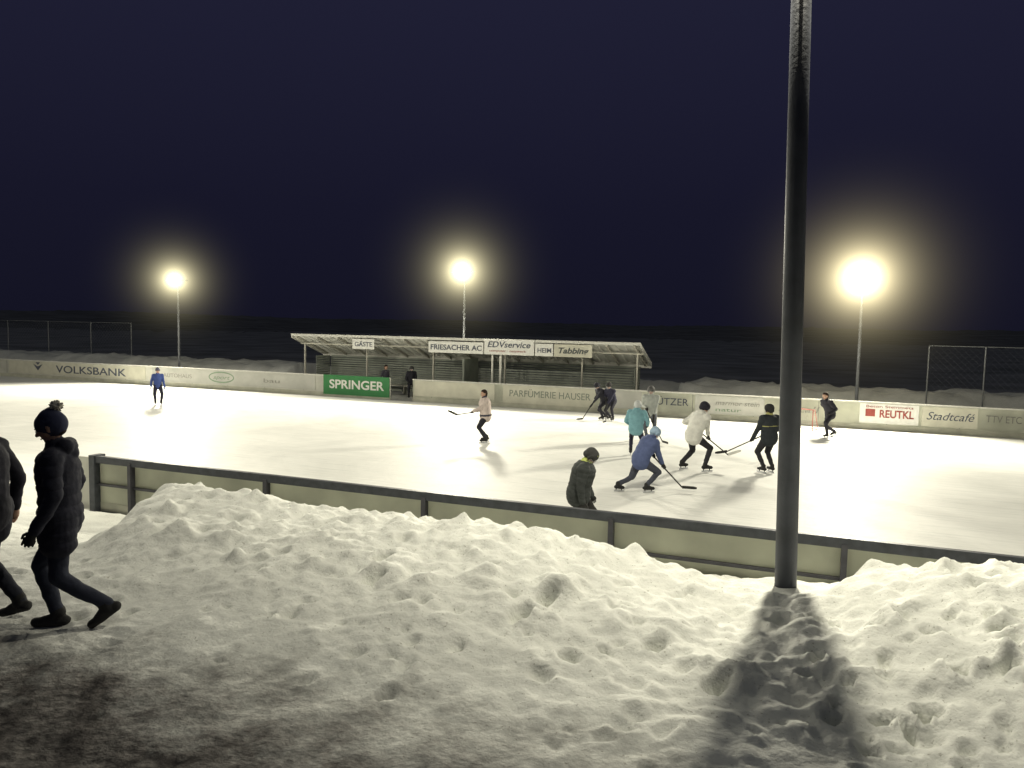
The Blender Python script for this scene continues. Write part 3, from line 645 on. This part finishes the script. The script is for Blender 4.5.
person('hockey_player',(3.55,20.9,0),70,1.66,hip=.82,lean=20,jacket=(.18,.35,.40),pants=(.03,.03,.05),hatkind='helmet',hat=(.50,.52,.52),fL=(.1,.15),fR=(-.12,-.15),hL=(.32,.25,.9),hR=(.25,-.3,.9),hood=True,bulk=1.45)
person('hockey_player',(2.85,16.25,0),20,1.70,hip=.72,lean=34,px=.05,jacket=(.085,.11,.22),pants=(.06,.065,.085),hatkind='helmet',hat=(.28,.38,.50),fL=(-.44,.12,.0,8,10),fR=(.12,-.16),headp=15,hood=True,bulk=1.55,lb=1.3,stick=dict(top=(.38,.02,.78),blade=(.98,-.25,.10),hands={'L':0,'R':.35},bdir=(.9,-.5,0)))
person('hockey_player',(4.55,24,0),250,1.78,jacket=(.34,.36,.34),pants=(.10,.11,.13),hatkind='helmet',hat=(.10,.10,.10),lean=10,fL=(.08,.14),fR=(-.08,-.13),stick=dict(top=(.25,-.1,.98),blade=(.75,.5,.1),hands={'R':0,'L':.38},bdir=(.7,.7,0)),bulk=1.3)
person('hockey_player',(4.74,18.85,0),25,1.92,hip=.82,lean=28,px=-.05,jacket=(.62,.62,.58),pants=(.03,.03,.035),hatkind='helmet',hat=BLK,fL=(-.18,.22),fR=(.14,-.20),headp=8,hood=True,bulk=1.45,stick=dict(top=(.20,.28,.95),blade=(.88,-.10,.34),hands={'L':0,'R':.40},bdir=(.9,-.25,.3),white=True))
person('hockey_player',(6.6,18.75,0),115,1.76,hip=.90,lean=3,jacket=(.03,.035,.04),pants=(.03,.03,.035),hatkind='helmet',hat=(.03,.03,.03),fL=(.02,.12),fR=(-.02,-.12),trim=(.30,.29,.12),stripe=(.27,.29),hood=False,bulk=1.5,lb=1.3,stick=dict(top=(.22,-.12,.95),blade=(.30,1.05,.55),hands={'R':0,'L':.38},bdir=(.1,1,-.1)))
person('hockey_player',(11.05,25.5,0),200,1.70,hip=.82,lean=26,jacket=BLK,pants=BLK,hatkind='hair',fL=(.26,.18),fR=(-.36,-.14,.02,15),hL=(.30,.34,.9),hR=(-.18,-.36,.95),bulk=1.3)
person('hockey_player',(1.15,12.2,0),-12,1.68,hip=.86,lean=14,jacket=(.045,.05,.05),pants=(.03,.03,.03),hatkind='helmet',hat=(.05,.05,.05),trim=(.42,.48,.14),headp=26,fL=(.05,.13),fR=(-.05,-.13),hL=(.20,.2,.80),hR=(.10,-.27,.78),bulk=1.65,hood=False,voxel=.009,quilt=True)
q=W(-17.45,32.0); person('bench_player',q,-70,1.6,jacket=BLK,pants=BLK,hat=(.05,.05,.05),hatkind='helmet',lean=12,hL=(.2,.2,.9),hR=(.2,-.2,.9),bulk=1.3)
q=W(-18.9,32.0); person('bench_player',q,-40,1.6,jacket=(.08,.08,.10),pants=BLK,hatkind='hair',lean=5)
s_,t_=-5.38,4.13; q=W(s_,t_,zat(s_,t_)-.01)
person('walking_spectator',(q.x,q.y,q.z),200,1.77,skates=False,hip=.89,lean=2,jacket=(.026,.027,.040),pants=(.03,.034,.052),hat=(.03,.035,.07),hatkind='beanie',pom=(.45,.43,.38),coat=True,bulk=1.22,lb=1.0,fL=(-.31,.08,.09,35,0),fR=(.05,-.08),hL=(.10,.30,.86),hR=(.05,-.32,.88),gloves=(.03,.03,.03),voxel=.008,headp=8,heady=-5,hood=True,quilt=True)
s_,t_=-6.05,4.0; q=W(s_,t_,zat(s_,t_)-.01)
person('walking_spectator',(q.x,q.y,q.z),185,1.78,skates=False,hip=.88,lean=2,jacket=(.024,.024,.034),pants=(.024,.026,.036),hat=(.02,.02,.02),hatkind='beanie',coat=True,bulk=1.25,lb=1.0,fL=(.12,.09),fR=(-.18,-.08,.03,15),hL=(.12,.30,.88),hR=(-.04,-.30,.84),gloves=SKIN,voxel=.008,headp=5)
print('done')
